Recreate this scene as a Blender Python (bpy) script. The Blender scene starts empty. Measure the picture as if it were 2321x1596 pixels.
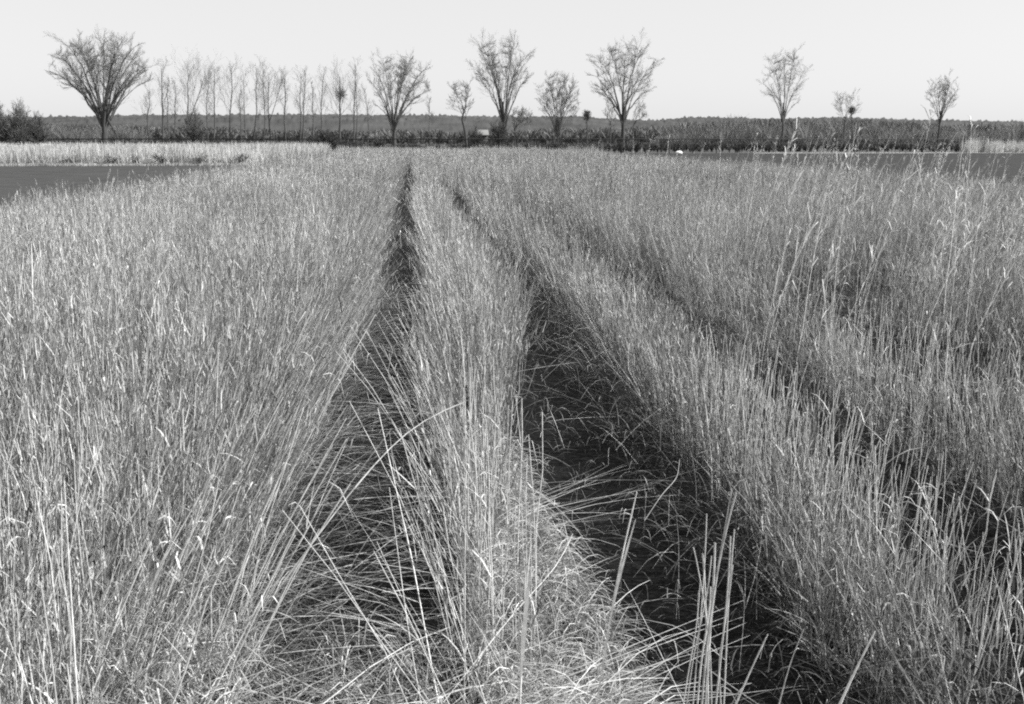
import bpy, math, numpy as np
from mathutils import Vector, Matrix
R = math.radians
SC = bpy.context.scene
COL = SC.collection
rng = np.random.default_rng(11)

# ------------------------------------------------------------------ camera
F, CX, CY, HY, VX = 2100.0, 1160.0, 798.0, 315.0, 938.0      # photo measured on a 2320 px wide print
HCAM = 1.75
pitch = math.atan((CY - HY) / F)
yaw = math.atan((CX - VX) * math.cos(pitch) / F)
fwd = Vector((math.sin(yaw) * math.cos(pitch), math.cos(yaw) * math.cos(pitch), -math.sin(pitch)))
rgt = Vector((math.cos(yaw), -math.sin(yaw), 0))
upv = rgt.cross(fwd)
CAM = Vector((0, 0, HCAM))
cd = bpy.data.cameras.new('camera'); cam = bpy.data.objects.new('camera', cd); COL.objects.link(cam)
m = Matrix((rgt, upv, -fwd)).transposed().to_4x4(); m.translation = CAM
cam.matrix_world = m
cd.sensor_width = 36; cd.lens = 36 * F / 2320
cd.clip_start = 0.05; cd.clip_end = 9000
cd.dof.use_dof = True; cd.dof.focus_distance = 4.2; cd.dof.aperture_fstop = 8.0
SC.camera = cam

# ------------------------------------------------------------------ sky, sun, exposure
SUN_EL, SUN_AZ = 36.0, 98.0          # azimuth from +Y towards +X
w = bpy.data.worlds.new('World'); SC.world = w; w.use_nodes = True
nt = w.node_tree; nt.nodes.clear()
sky = nt.nodes.new('ShaderNodeTexSky'); sky.sky_type = 'NISHITA'; sky.sun_disc = False
sky.sun_elevation = R(SUN_EL); sky.sun_rotation = R(SUN_AZ); sky.air_density = 1.0; sky.dust_density = 1.5; sky.ozone_density = 0.5
bw = nt.nodes.new('ShaderNodeRGBToBW'); bg = nt.nodes.new('ShaderNodeBackground'); wo = nt.nodes.new('ShaderNodeOutputWorld')
bg.inputs[1].default_value = 0.10
# pale haze-filled winter sky on monochrome film: the clear-sky luminance lifted by an even veil of white haze
veil = nt.nodes.new('ShaderNodeMath'); veil.operation = 'MULTIPLY_ADD'; veil.inputs[1].default_value = 0.25; veil.inputs[2].default_value = 3.85
nt.links.new(sky.outputs[0], bw.inputs[0]); nt.links.new(bw.outputs[0], veil.inputs[0]); nt.links.new(veil.outputs[0], bg.inputs[0]); nt.links.new(bg.outputs[0], wo.inputs[0])
sl = bpy.data.lights.new('sun', 'SUN'); sl.energy = 5.0; sl.angle = R(0.5); sl.color = (1, 1, 0.995)
so = bpy.data.objects.new('sun', sl); COL.objects.link(so)
sd = Vector((math.sin(R(SUN_AZ)) * math.cos(R(SUN_EL)), math.cos(R(SUN_AZ)) * math.cos(R(SUN_EL)), math.sin(R(SUN_EL))))
so.rotation_euler = sd.to_track_quat('Z', 'Y').to_euler()
SC.view_settings.view_transform = 'Standard'; SC.view_settings.look = 'None'
SC.view_settings.exposure = 0.8; SC.view_settings.gamma = 1
SC.render.engine = 'CYCLES'
SC.cycles.use_denoising = False
SC.cycles.max_bounces = 4; SC.cycles.diffuse_bounces = 3; SC.cycles.transmission_bounces = 3; SC.cycles.glossy_bounces = 1
SC.cycles.filter_width = 2.0

# ------------------------------------------------------------------ helpers
def at(px, py, Y):
    px, py, Y = float(px), float(py), float(Y)
    """world point seen at print pixel (px, py), Y metres along the rows"""
    d = F * fwd + (float(px) - CX) * rgt - (float(py) - CY) * upv
    return CAM + d * (Y / d.y)

def atz(px, py, z):
    d = F * fwd + (float(px) - CX) * rgt - (float(py) - CY) * upv
    return CAM + d * ((z - HCAM) / d.z)

_g = np.random.default_rng(5).random((256, 256))
def vn(x, y):
    x = np.asarray(x, float) + 1000.0; y = np.asarray(y, float) + 1000.0
    xi = np.floor(x).astype(int); yi = np.floor(y).astype(int); fx = x - xi; fy = y - yi
    fx = fx * fx * (3 - 2 * fx); fy = fy * fy * (3 - 2 * fy)
    a = _g[xi % 256, yi % 256]; b = _g[(xi + 1) % 256, yi % 256]; c = _g[xi % 256, (yi + 1) % 256]; d = _g[(xi + 1) % 256, (yi + 1) % 256]
    return (a * (1 - fx) + b * fx) * (1 - fy) + (c * (1 - fx) + d * fx) * fy
def fbm(x, y):
    return (vn(x, y) + .5 * vn(x * 2.1, y * 2.1) + .25 * vn(x * 4.3, y * 4.3)) / 1.75
def sst(a, b, x):
    t = np.clip((x - a) / (b - a), 0, 1); return t * t * (3 - 2 * t)

def nodes_mat(name):
    mt = bpy.data.materials.new(name); mt.use_nodes = True
    return mt, mt.node_tree.nodes, mt.node_tree.links, mt.node_tree.nodes['Principled BSDF']

def plant_mat(name, tint=(1, 1, 0.985), transl=0.3, rough=0.65, gain=1.0, spec=0.25):
    """grey value of each blade comes from its own 'shade' attribute, mottled along its length"""
    mt, n, l, p = nodes_mat(name)
    at_ = n.new('ShaderNodeAttribute'); at_.attribute_name = 'shade'
    no = n.new('ShaderNodeTexNoise'); no.inputs['Scale'].default_value = 35; no.inputs['Detail'].default_value = 3
    mr = n.new('ShaderNodeMapRange'); mr.inputs['From Min'].default_value = .3; mr.inputs['From Max'].default_value = .7
    mr.inputs['To Min'].default_value = .72 * gain; mr.inputs['To Max'].default_value = 1.2 * gain
    mu = n.new('ShaderNodeMath'); mu.operation = 'MULTIPLY'
    tc = n.new('ShaderNodeTexCoord'); l.new(tc.outputs['Object'], no.inputs['Vector'])
    l.new(no.outputs['Fac'], mr.inputs['Value']); l.new(mr.outputs[0], mu.inputs[0]); l.new(at_.outputs['Fac'], mu.inputs[1])
    vm = n.new('ShaderNodeVectorMath'); vm.operation = 'SCALE'; vm.inputs[0].default_value = tint; l.new(mu.outputs[0], vm.inputs['Scale'])
    l.new(vm.outputs[0], p.inputs['Base Color']); p.inputs['Roughness'].default_value = rough
    p.inputs['Specular IOR Level'].default_value = spec
    if transl > 0:
        tr = n.new('ShaderNodeBsdfTranslucent'); mx = n.new('ShaderNodeMixShader'); mx.inputs[0].default_value = transl
        l.new(vm.outputs[0], tr.inputs['Color']); l.new(p.outputs[0], mx.inputs[1]); l.new(tr.outputs[0], mx.inputs[2])
        l.new(mx.outputs[0], n['Material Output'].inputs[0])
    return mt

def noise_mat(name, lo, hi, scale, stretch=(1, 1, 1), detail=6, rough=.95, bump=0.0):
    mt, n, l, p = nodes_mat(name)
    tc = n.new('ShaderNodeTexCoord'); mp = n.new('ShaderNodeMapping'); mp.inputs['Scale'].default_value = stretch
    no = n.new('ShaderNodeTexNoise'); no.inputs['Scale'].default_value = scale; no.inputs['Detail'].default_value = detail
    cr = n.new('ShaderNodeValToRGB'); cr.color_ramp.elements[0].position = .32; cr.color_ramp.elements[1].position = .68
    cr.color_ramp.elements[0].color = (lo, lo, lo * .985, 1); cr.color_ramp.elements[1].color = (hi, hi, hi * .985, 1)
    l.new(tc.outputs['Object'], mp.inputs[0]); l.new(mp.outputs[0], no.inputs['Vector']); l.new(no.outputs['Fac'], cr.inputs[0])
    l.new(cr.outputs[0], p.inputs['Base Color']); p.inputs['Roughness'].default_value = rough; p.inputs['Specular IOR Level'].default_value = .1
    if bump:
        b = n.new('ShaderNodeBump'); b.inputs['Strength'].default_value = bump; l.new(no.outputs['Fac'], b.inputs['Height']); l.new(b.outputs[0], p.inputs['Normal'])
    return mt

def uni_(a, b, n): return rng.uniform(a, b, (n, 1))
class Geo:
    """collects quads; build() links them as ONE mesh object"""
    def __init__(s): s.V = []; s.Q = []; s.S = []; s.n = 0
    def add(s, V, Q, S):
        s.V.append(V.reshape(-1, 3)); s.Q.append(Q.reshape(-1, 4) + s.n); s.S.append(S.reshape(-1)); s.n += V.reshape(-1, 3).shape[0]
    def ribbons(s, P, W, side, shade):
        """P (n,k,3) centre lines, W (n,k) widths, side (n,3)"""
        n, k, _ = P.shape
        off = side[:, None, :] * (W[..., None] * .5)
        V = np.stack([P - off, P + off], 2)                   # n,k,2,3
        i = np.arange(n)[:, None] * (2 * k); j = np.arange(k - 1)[None] * 2
        a = i + j
        Q = np.stack([a, a + 1, a + 3, a + 2], -1)
        S = np.repeat(shade[:, None], 2 * k, 1) if shade.ndim == 1 else np.repeat(shade, 2, 1)
        s.add(V, Q, S)
    def tubes(s, P, W, shade, sides=3):
        """P (n,k,3), W (n,k) radii"""
        n, k, _ = P.shape
        t = P[:, -1] - P[:, 0]; t = t / (np.linalg.norm(t, axis=1, keepdims=True) + 1e-9)
        ref = np.where(np.abs(t[:, 2:3]) > .8, np.array([[1., 0, 0]]), np.array([[0., 0, 1]]))
        u = np.cross(t, ref); u /= np.linalg.norm(u, axis=1, keepdims=True) + 1e-9
        v = np.cross(t, u)
        a = np.arange(sides) * 2 * np.pi / sides
        ring = np.cos(a)[None, :, None] * u[:, None] + np.sin(a)[None, :, None] * v[:, None]     # n,sides,3
        V = P[:, :, None] + ring[:, None] * W[..., None, None]
        b = np.arange(n)[:, None, None] * (k * sides) + np.arange(k - 1)[None, :, None] * sides
        j = np.arange(sides)[None, None]; j2 = (j + 1) % sides
        Q = np.stack([b + j, b + j2, b + j2 + sides, b + j + sides], -1)
        S = np.broadcast_to(shade[:, None] if np.ndim(shade) else np.full((n, 1), shade), (n, k * sides)).copy()
        s.add(V, Q, S)
    def build(s, name, mat, parent=None, smooth=False):
        V = np.concatenate(s.V).astype(np.float32); Q = np.concatenate(s.Q).astype(np.int32); S = np.concatenate(s.S).astype(np.float32)
        me = bpy.data.meshes.new(name)
        me.vertices.add(len(V)); me.vertices.foreach_set('co', V.ravel())
        me.loops.add(Q.size); me.loops.foreach_set('vertex_index', Q.ravel())
        me.polygons.add(len(Q)); me.polygons.foreach_set('loop_start', np.arange(0, Q.size, 4, dtype=np.int32))
        try: me.polygons.foreach_set('loop_total', np.full(len(Q), 4, dtype=np.int32))
        except Exception: pass
        at_ = me.attributes.new('shade', 'FLOAT', 'POINT'); at_.data.foreach_set('value', S)
        me.update(calc_edges=True)
        if smooth: me.polygons.foreach_set('use_smooth', np.ones(len(Q), bool))
        me.materials.append(mat)
        o = bpy.data.objects.new(name, me); COL.objects.link(o)
        if parent: o.parent = parent
        return o

def tag(o, label=None, cat=None, group=None, kind=None):
    if label: o['label'] = label
    if cat: o['category'] = cat
    if group: o['group'] = group
    if kind: o['kind'] = kind
    return o
def empty(name, loc, label, cat, group=None):
    o = bpy.data.objects.new(name, None); COL.objects.link(o); o.location = loc; o.empty_display_size = .3
    return tag(o, label, cat, group)
def local(o, loc):
    """children are modelled in world space: shift their vertices to the thing's base"""
    me = o.data; n = len(me.vertices); c = np.empty(n * 3, np.float32); me.vertices.foreach_get('co', c)
    c = c.reshape(-1, 3) - np.array(loc, np.float32); me.vertices.foreach_set('co', c.ravel()); me.update()

def sheet(name, x0, x1, y0, y1, z, mat, nx=2, ny=2, zf=None, label=None):
    X, Y = np.meshgrid(np.linspace(x0, x1, nx), np.linspace(y0, y1, ny)); Z = np.full_like(X, z)
    if zf is not None: Z = Z + zf(X, Y)
    V = np.stack([X, Y, Z], -1).reshape(-1, 3)
    i = np.arange(ny - 1)[:, None] * nx + np.arange(nx - 1)[None]
    Q = np.stack([i, i + 1, i + nx + 1, i + nx], -1).reshape(-1, 4)
    g = Geo(); g.add(V, Q, np.ones(len(V))); o = g.build(name, mat, smooth=True)
    return tag(o, label, name.replace('_', ' '), kind='structure')

# ------------------------------------------------------------------ ground, fields, hills
M_ground = noise_mat('meadow_ground', .06, .10, .25, (1, .3, 1))
M_mown = noise_mat('mown_turf', .032, .068, .8, (.5, 3.0, 1), 10)
M_plough = noise_mat('ploughed_soil', .018, .045, .9, (.25, 3.2, 1), 8)
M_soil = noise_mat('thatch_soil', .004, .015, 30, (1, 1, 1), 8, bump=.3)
M_path = noise_mat('pale_track_dirt', .30, .42, .8)
M_hill = noise_mat('wooded_hillside', .045, .078, .03, (1, .25, 3.0), 14)

sheet('ground', -3500, 4200, -60, 3600, 0, M_ground, label='wide flat dull ground reaching to the hills').location.z = -0.004
sheet('mown_field', -90, -5.8, 2, 66.5, 0, M_mown, 40, 30, label='smooth dark mown field between the tall grass stand and the pale strip').location.z = 0.004
sheet('ploughed_field', 14.9, 200, 4, 114.5, 0, M_plough, 40, 30, label='dark ploughed field beyond the right edge of the tall grass').location.z = 0.006
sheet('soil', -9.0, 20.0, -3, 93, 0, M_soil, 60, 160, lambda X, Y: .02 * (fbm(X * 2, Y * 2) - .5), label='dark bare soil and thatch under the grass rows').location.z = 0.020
tg = sheet('track', 0, 1, 0, 1, 0, M_path, 40, 2, label='thin pale dirt track along the far edge of the ploughed field')
me = tg.data
for i, v in enumerate(me.vertices):
    u, t = v.co.x, v.co.y
    X = 42 + u * 130; v.co = (X, 113.4 - .012 * X + (1.0 + 1.2 * u) * t * 1.6, 0.02 + .02 * t)
def hill_profile(px):
    xs = [-900, 0, 85, 200, 300, 480, 700, 1000, 1160, 1300, 1375, 1480, 1530, 1560, 1620, 1750, 1840, 1870, 1960, 2060, 2150, 2320, 3300]
    ys = [271, 272, 271, 270, 267, 266, 265, 266, 269, 267, 272, 275.5, 272, 269, 269, 272, 270, 268, 270, 273, 274, 277, 276]
    return np.interp(px, xs, ys)
nx, ny = 900, 26
PX = np.linspace(-800, 3200, nx)
dirs = np.array([[(F * fwd + (float(p) - CX) * rgt - (HY - CY) * upv)[k] for k in range(3)] for p in PX]); dirs /= dirs[:, 1:2]
V = np.zeros((ny, nx, 3))
for j in range(ny):
    D = 520 + (1500 - 520) * j / (ny - 1)
    top = (HY - hill_profile(PX)) / F * math.cos(pitch) * 1300 + HCAM
    t = sst(480, 1300, D)
    z = top * t + (fbm(PX / 90 + 3, np.full(nx, D / 160)) - .5) * 7 * t * (1 - t) * 2 + (fbm(PX / 3.1, np.full(nx, D / 9)) - .5) * 4.5 * t + (vn(PX / 1.3, np.full(nx, D / 5)) > .8) * 2.2 * t
    if D > 1300: z -= (D - 1300) * .06
    V[j, :, 0] = dirs[:, 0] * D; V[j, :, 1] = D; V[j, :, 2] = z - .1
i = np.arange(ny - 1)[:, None] * nx + np.arange(nx - 1)[None]
g = Geo(); g.add(V, np.stack([i, i + 1, i + nx + 1, i + nx], -1), np.ones(nx * ny))
tag(g.build('hills', M_hill), 'long low wooded ridge along the whole skyline', 'hills', kind='structure')

# ------------------------------------------------------------------ brush masses behind the field
M_brush = plant_mat('bare_brush_twigs', transl=0, gain=1)
def brush(name, label, n, pxf, Df, hf, shade, width, per=26):
    """fans of bare upright twigs"""
    px = pxf(n); D = Df(n, px); h = hf(px, D) * rng.uniform(.42, 1.05, n)
    base = np.stack([dirs_at(px) * D, D, np.zeros(n)], -1)
    base = np.repeat(base, per, 0); H = np.repeat(h, per); DD = np.repeat(D, per)
    N = len(base)
    a = rng.uniform(0, 2 * np.pi, N); sp = H * rng.uniform(.02, .65, N)
    st = rng.uniform(0, .55, N) ** 1.3
    e = np.stack([np.cos(a) * sp, np.sin(a) * sp, H * rng.uniform(.55, 1.0, N)], -1)
    b = e * (st * np.array([[.6], [.6], [1.]]))[:, :].T if False else e * np.stack([st * .6, st * .6, st], -1)
    mid = (b + e) / 2 + rng.normal(0, .03, (N, 3)) * H[:, None]; mid[:, :2] = b[:, :2] * .75 + e[:, :2] * .25
    P = np.stack([b, mid, e], 1) + base[:, None]
    Wd = width * DD[:, None] / 120 * np.array([[1.0, .8, .35]])
    ang = rng.uniform(-.9, .9, N); side = np.stack([np.cos(ang), np.sin(ang), np.zeros(N)], -1)
    tone = np.repeat(.55 + 1.1 * fbm(px / 14, D / 9), per) * np.repeat(rng.uniform(.7, 1.4, n), per)
    g = Geo(); g.ribbons(P, Wd, side, rng.uniform(.6, 1.35, N) * shade * tone)
    return tag(g.build(name, M_brush), label, 'brush', kind='stuff')
def dirs_at(px):
    px = np.asarray(px, float)
    d0 = F * fwd - (HY - CY) * upv
    return (d0.x + (px - CX) * rgt.x) / (d0.y + (px - CX) * rgt.y)
def hpx(y, D): return HCAM + (HY - y) * D / F * .975

brush('woodland', 'far hazy mass of bare grey woodland at the foot of the ridge', 2400, lambda n: rng.uniform(-250, 2600, n),
      lambda n, px: rng.uniform(300, 470, n),
      lambda px, D: hpx(np.interp(px, [-250, 80, 300, 700, 1080, 1200, 1380, 1500, 1560, 1700, 2000, 2150, 2600], [272, 276, 280, 290, 292, 286, 286, 280, 272, 266, 268, 276, 280]) + 8 * vn(px / 30, 0), D),
      .10, .15, 44)
brush('hedgerow', 'dark tangled low brush along the far edge of the fields', 1500, lambda n: rng.uniform(-250, 2600, n),
      lambda n, px: rng.uniform(117, 150, n),
      lambda px, D: hpx(np.interp(px, [-250, 0, 90, 230, 340, 520, 700, 800, 880, 1000, 1120, 1250, 1480, 1560, 1800, 2100, 2230, 2600], [300, 300, 306, 314, 314, 315, 312, 316, 324, 324, 314, 318, 318, 312, 308, 313, 308, 306]) + 9 * (vn(px / 17, 3) - .4), D),
      .05, .055, 56)
brush('roadside_brush', 'grey bare brush rising behind the fence line', 900, lambda n: np.where(rng.random(n) < .6, rng.uniform(1480, 2600, n), rng.uniform(-250, 340, n)),
      lambda n, px: rng.uniform(150, 230, n),
      lambda px, D: hpx(np.interp(px, [-250, 30, 120, 240, 340, 1480, 1560, 1650, 1720, 2000, 2100, 2200, 2320, 2600], [266, 276, 280, 278, 290, 296, 276, 262, 274, 264, 280, 284, 272, 270]) + 16 * (vn(px / 21, 8) - .4), D),
      .12, .038, 66)

# ------------------------------------------------------------------ trees
M_bark = plant_mat('bark', transl=0, rough=.9, spec=.1)
M_twig = plant_mat('twig_bark', transl=0, rough=.9, spec=.1, gain=1.4)
def nrm(v): return v / (np.linalg.norm(v, axis=-1, keepdims=True) + 1e-9)
def spawn(P, Rr, per, tmin, lenf, ang, k, up=.25, tmax=.97, rmin=.012, rf=.5, zig=.05):
    """side branches off the polylines P (n,K,3)"""
    n, K, _ = P.shape; N = n * per
    idx = np.repeat(np.arange(n), per); t = tmin + (tmax - tmin) * ((np.tile(np.arange(per), n) + rng.random(N)) / per)
    f = t * (K - 1); i0 = np.minimum(f.astype(int), K - 2); u = (f - i0)[:, None]
    p0 = P[idx, i0] * (1 - u) + P[idx, i0 + 1] * u
    tan = nrm(P[idx, i0 + 1] - P[idx, i0]); L = np.linalg.norm(P[:, -1] - P[:, 0], axis=1)[idx]
    r0 = (Rr[idx, i0] * (1 - u[:, 0]) + Rr[idx, i0 + 1] * u[:, 0])
    rv = rng.normal(0, 1, (N, 3)); rv -= tan * (rv * tan).sum(1, keepdims=True); rv = nrm(rv)
    a = rng.uniform(ang * .6, ang * 1.3, N)[:, None]
    d = nrm(tan * np.cos(a) + rv * np.sin(a) + np.array([0, 0, up]) * .5)
    ln = L * lenf * (1.15 - .75 * t) * rng.uniform(.6, 1.3, N)
    s = np.linspace(0, 1, k)[None, :, None]
    Q = p0[:, None] + d[:, None] * ln[:, None, None] * s + np.array([0, 0, up]) * ln[:, None, None] * s ** 2 * .6
    Q[:, 1:] += rng.normal(0, zig, (N, k - 1, 3)) * ln[:, None, None]
    r = np.maximum(r0 * rf, rmin)[:, None] * (1 - .65 * np.linspace(0, 1, k)[None]); r = np.maximum(r, rmin * .7)
    return Q, r

def bez(p0, p1, p2, p3, k):
    t = np.linspace(0, 1, k)[None, :, None]
    return ((1 - t) ** 3) * p0[:, None] + 3 * t * (1 - t) ** 2 * p1[:, None] + 3 * t * t * (1 - t) * p2[:, None] + t ** 3 * p3[:, None]

def bare_tree(name, label, bx, D, fork_y, top_y, xl, xr, low_y, limbs=12, lean=0, tr=.28, shade=.075, per=(9, 7, 5), group=None, droop=.35, trunk_pts=None, twig=.02, cat='tree', outer=.7, base_r=None):
    base = at(bx, HY, D); base.z = 0
    def P3(px, py, dy=0.): 
        q = at(px, py, D + dy); return np.array([q.x, q.y, q.z])
    b = np.array([base.x, base.y, 0.0]); px_m = F / D
    fork = P3(bx + lean, fork_y)
    cxm = (xl + xr) / 2; rx = (xr - xl) / 2 / px_m; rz = (low_y - top_y) / 2 / px_m
    cc = P3(cxm, (low_y + top_y) / 2)
    # limb targets: spread over the upper part of an ellipsoid
    u = .05 + .95 * (np.arange(limbs) + rng.uniform(.2, .8, limbs)) / limbs
    az = np.arange(limbs) * 2.399 + rng.uniform(0, .6, limbs)
    elev = np.arcsin(np.clip(1 - u * (1.0 + droop), -.75, 1.0))
    rr = rng.uniform(outer, 1.0, limbs)
    tgt = cc + np.stack([np.cos(az) * np.cos(elev) * rx * rr, np.sin(az) * np.cos(elev) * rx * rr * .8, np.sin(elev) * rz * rr], -1)
    f0 = rng.uniform(0, .55, limbs)[:, None]
    fj = fork + (cc - fork) * f0 * .35 * np.array([1, 1, 1]); fj[:, 2] = fork[2] + (cc[2] - fork[2]) * f0[:, 0] * .6 * (1 - u)
    p0 = np.where((rng.random(limbs) < .6)[:, None], b + (fork - b) * rng.uniform(.7, 1.0, (limbs, 1)), fj)
    tgt = cc + (tgt - cc) * .9
    hgt = (tgt[:, 2:3] - p0[:, 2:3]); out = tgt - p0; out[:, 2] = 0
    p1 = p0 + np.array([0, 0, 1.0]) * np.maximum(hgt, 1.0) * .36 + out * .17
    p2 = p0 + out * .55 + np.array([0, 0, 1.0]) * hgt * (.86 + .2 * (hgt < 2.2))
    K = 9
    L0 = bez(p0, p1, p2, tgt, K); L0[:, 1:] += rng.normal(0, .007, (limbs, K - 1, 3)) * rx * 1.6
    r0 = tr * rng.uniform(.2, .42, limbs)[:, None] * (1 - .82 * np.linspace(0, 1, K)[None] ** .8)
    root = empty(name, b, label, cat, group)
    g = Geo()
    if trunk_pts: tp = np.array([[b] + [P3(*q) for q in trunk_pts]])
    else: tp = np.array([[b, b * .6 + fork * .4 + rng.normal(0, .06, 3), fork, fork + (cc - fork) * .45]])
    tw = np.linspace(1.0, .45, tp.shape[1])[None] * tr; tw[0, 0] *= 1.25
    # denser polyline for the trunk
    g.tubes(tp, tw, np.full(1, shade * .8), 8)
    tobj = g.build('trunk', M_bark, root, True); local(tobj, b)
    g = Geo(); g.tubes(L0, r0, rng.uniform(.8, 1.2, limbs) * shade, 6)
    # boughs that reach out to points spread evenly through the crown, so that it closes to a rounded outline
    nf = limbs * 11
    dv = nrm(rng.normal(0, 1, (nf, 3))); dv[:, 2] = np.where(dv[:, 2] < -.55, -dv[:, 2], dv[:, 2])
    fp = cc + dv * (rng.random((nf, 1)) ** .45) * np.array([rx, rx * .8, rz]) * .86 * rng.uniform(.9, 1.06, (nf, 1))
    LP = L0[:, 1:].reshape(-1, 3); LR = r0[:, 1:].reshape(-1); LT = nrm(np.diff(L0, axis=1)).reshape(-1, 3)
    cost = np.linalg.norm(fp[:, None] - LP[None], axis=2) + 1.6 * np.maximum(0, LP[None, :, 2] - fp[:, None, 2] + .6) - 6 * LR[None]
    j = cost.argmin(1); q0 = LP[j]; dq = np.linalg.norm(fp - q0, axis=1, keepdims=True); ok = (dq[:, 0] > .35) & (dq[:, 0] < 5)
    q0, fq, tq, rq0, dq = q0[ok], fp[ok], LT[j][ok], LR[j][ok], dq[ok]
    LF = bez(q0, q0 + (tq * .5 + .5 * (fq - q0) / dq) * dq * .35, fq - nrm(fq - fork) * dq * .38, fq, 6); LF[:, 1:] += rng.normal(0, .012, LF[:, 1:].shape) * dq[:, None]
    rF = np.clip(rq0 * .38, twig * .8, .032)[:, None] * (1 - .75 * np.linspace(0, 1, 6)[None])
    g.tubes(LF, rF, rng.uniform(.9, 1.3, len(LF)) * shade, 4)
    F2, rf2 = spawn(LF, rF, per[1] + 3, .10, .46, .26, 4, .04, tmax=1.0, rf=.6, rmin=twig * .38, zig=.015); g.tubes(F2, rf2, rng.uniform(1.1, 2.0, len(F2)) * shade, 3)
    F3, rf3 = spawn(F2, rf2, per[2] + 1, .15, .75, .26, 3, .03, tmax=1.0, rf=.7, rmin=twig * .3); g.tubes(F3, rf3, rng.uniform(1.6, 3.0, len(F3)) * shade, 3)
    L1, r1 = spawn(L0, r0, max(3, per[0] - 5), .34, .36, .42, 6, .10, tmax=1.0, rf=.42, rmin=twig * .9, zig=.03)
    g.tubes(L1, r1, rng.uniform(.8, 1.3, len(L1)) * shade, 4)
    L2, r2 = spawn(L1, r1, per[1] + 1, .12, .5, .5, 4, .10, tmax=1.0, rf=.6, rmin=twig * .52, zig=.035)
    g.tubes(L2, r2, rng.uniform(1.1, 2.0, len(L2)) * shade, 3)
    L3, r3 = spawn(L2, r2, per[2] + 1, .15, .75, .5, 3, .08, tmax=1.0, rf=.7, rmin=twig * .38)
    g.tubes(L3, r3, rng.uniform(1.6, 3.0, len(L3)) * shade, 3)
    c = g.build('crown', M_twig, root); local(c, b)
    return root

bare_tree('elm_tree', 'largest vase-shaped bare elm, fanning wide behind the pale grass strip', 233, 125, 296, 72, 108, 358, 238, 24, 4, .52, .075, (11, 8, 4), droop=.5, twig=.02, outer=.82)
bare_tree('elm_tree', 'rounded bare tree with many low limbs, rising behind the far end of the first furrow', 893, 122, 296, 106, 824, 982, 280, 20, 0, .34, .085, (9, 7, 4), droop=.7, twig=.017)
bare_tree('bare_tree', 'small crooked bare tree forking high, just left of the big V-shaped elm', 1058, 124, 252, 172, 1002, 1084, 275, 8, -6, .17, .08, (7, 6, 4), droop=.7, twig=.015, trunk_pts=[(1054, 300), (1047, 272), (1051, 252), (1048, 240)])
bare_tree('elm_tree', 'tall V-shaped bare elm with spreading top above the small shed', 1140, 126, 290, 76, 1050, 1218, 238, 15, 2, .36, .075, (10, 7, 4), droop=.35, twig=.018, outer=.8)
bare_tree('multi_stem_tree', 'broad brushy tree of many fine upright stems between the two tall elms', 1263, 124, 312, 156, 1208, 1324, 295, 26, 0, .2, .095, (7, 6, 4), droop=.6, twig=.015)
bare_tree('bare_tree', 'faint slim bare tree half hidden behind the left side of the lone tall elm', 1384, 150, 290, 215, 1362, 1403, 290, 8, 0, .12, .12, (6, 5, 3), droop=.6, twig=.015)
bare_tree('elm_tree', 'tall bare elm with clear dark trunk and wide ragged crown, mid right', 1410, 122, 275, 82, 1318, 1504, 268, 17, 2, .34, .075, (10, 7, 4), droop=.6, twig=.018, outer=.75)
bare_tree('bare_tree', 'airy upright bare tree with narrow oval crown over the ploughed field edge', 1772, 128, 276, 94, 1712, 1838, 266, 14, 3, .22, .095, (9, 7, 3), droop=.7, twig=.015)
bare_tree('bare_tree', 'small sparse bare tree beside the hooked snag', 1913, 132, 288, 196, 1874, 1958, 278, 8, 0, .12, .11, (6, 6, 3), droop=.4, twig=.014)
bare_tree('bare_tree', 'narrow fan-shaped bare tree, rightmost of the tall trees', 2128, 122, 280, 162, 2090, 2178, 272, 12, 1, .2, .085, (8, 6, 4), droop=.4, twig=.015)
bare_tree('bare_tree', 'thin leaning sapling just right of the lone tall elm trunk', 1432, 130, 285, 225, 1432, 1475, 285, 6, 3, .1, .10, (6, 5, 3), droop=.4, twig=.014)
bare_tree('bare_tree', 'low twiggy tree crowded against the right foot of the V-shaped elm', 1165, 118, 295, 235, 1148, 1215, 300, 10, 0, .11, .085, (7, 6, 4), droop=.8, twig=.015)

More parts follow.
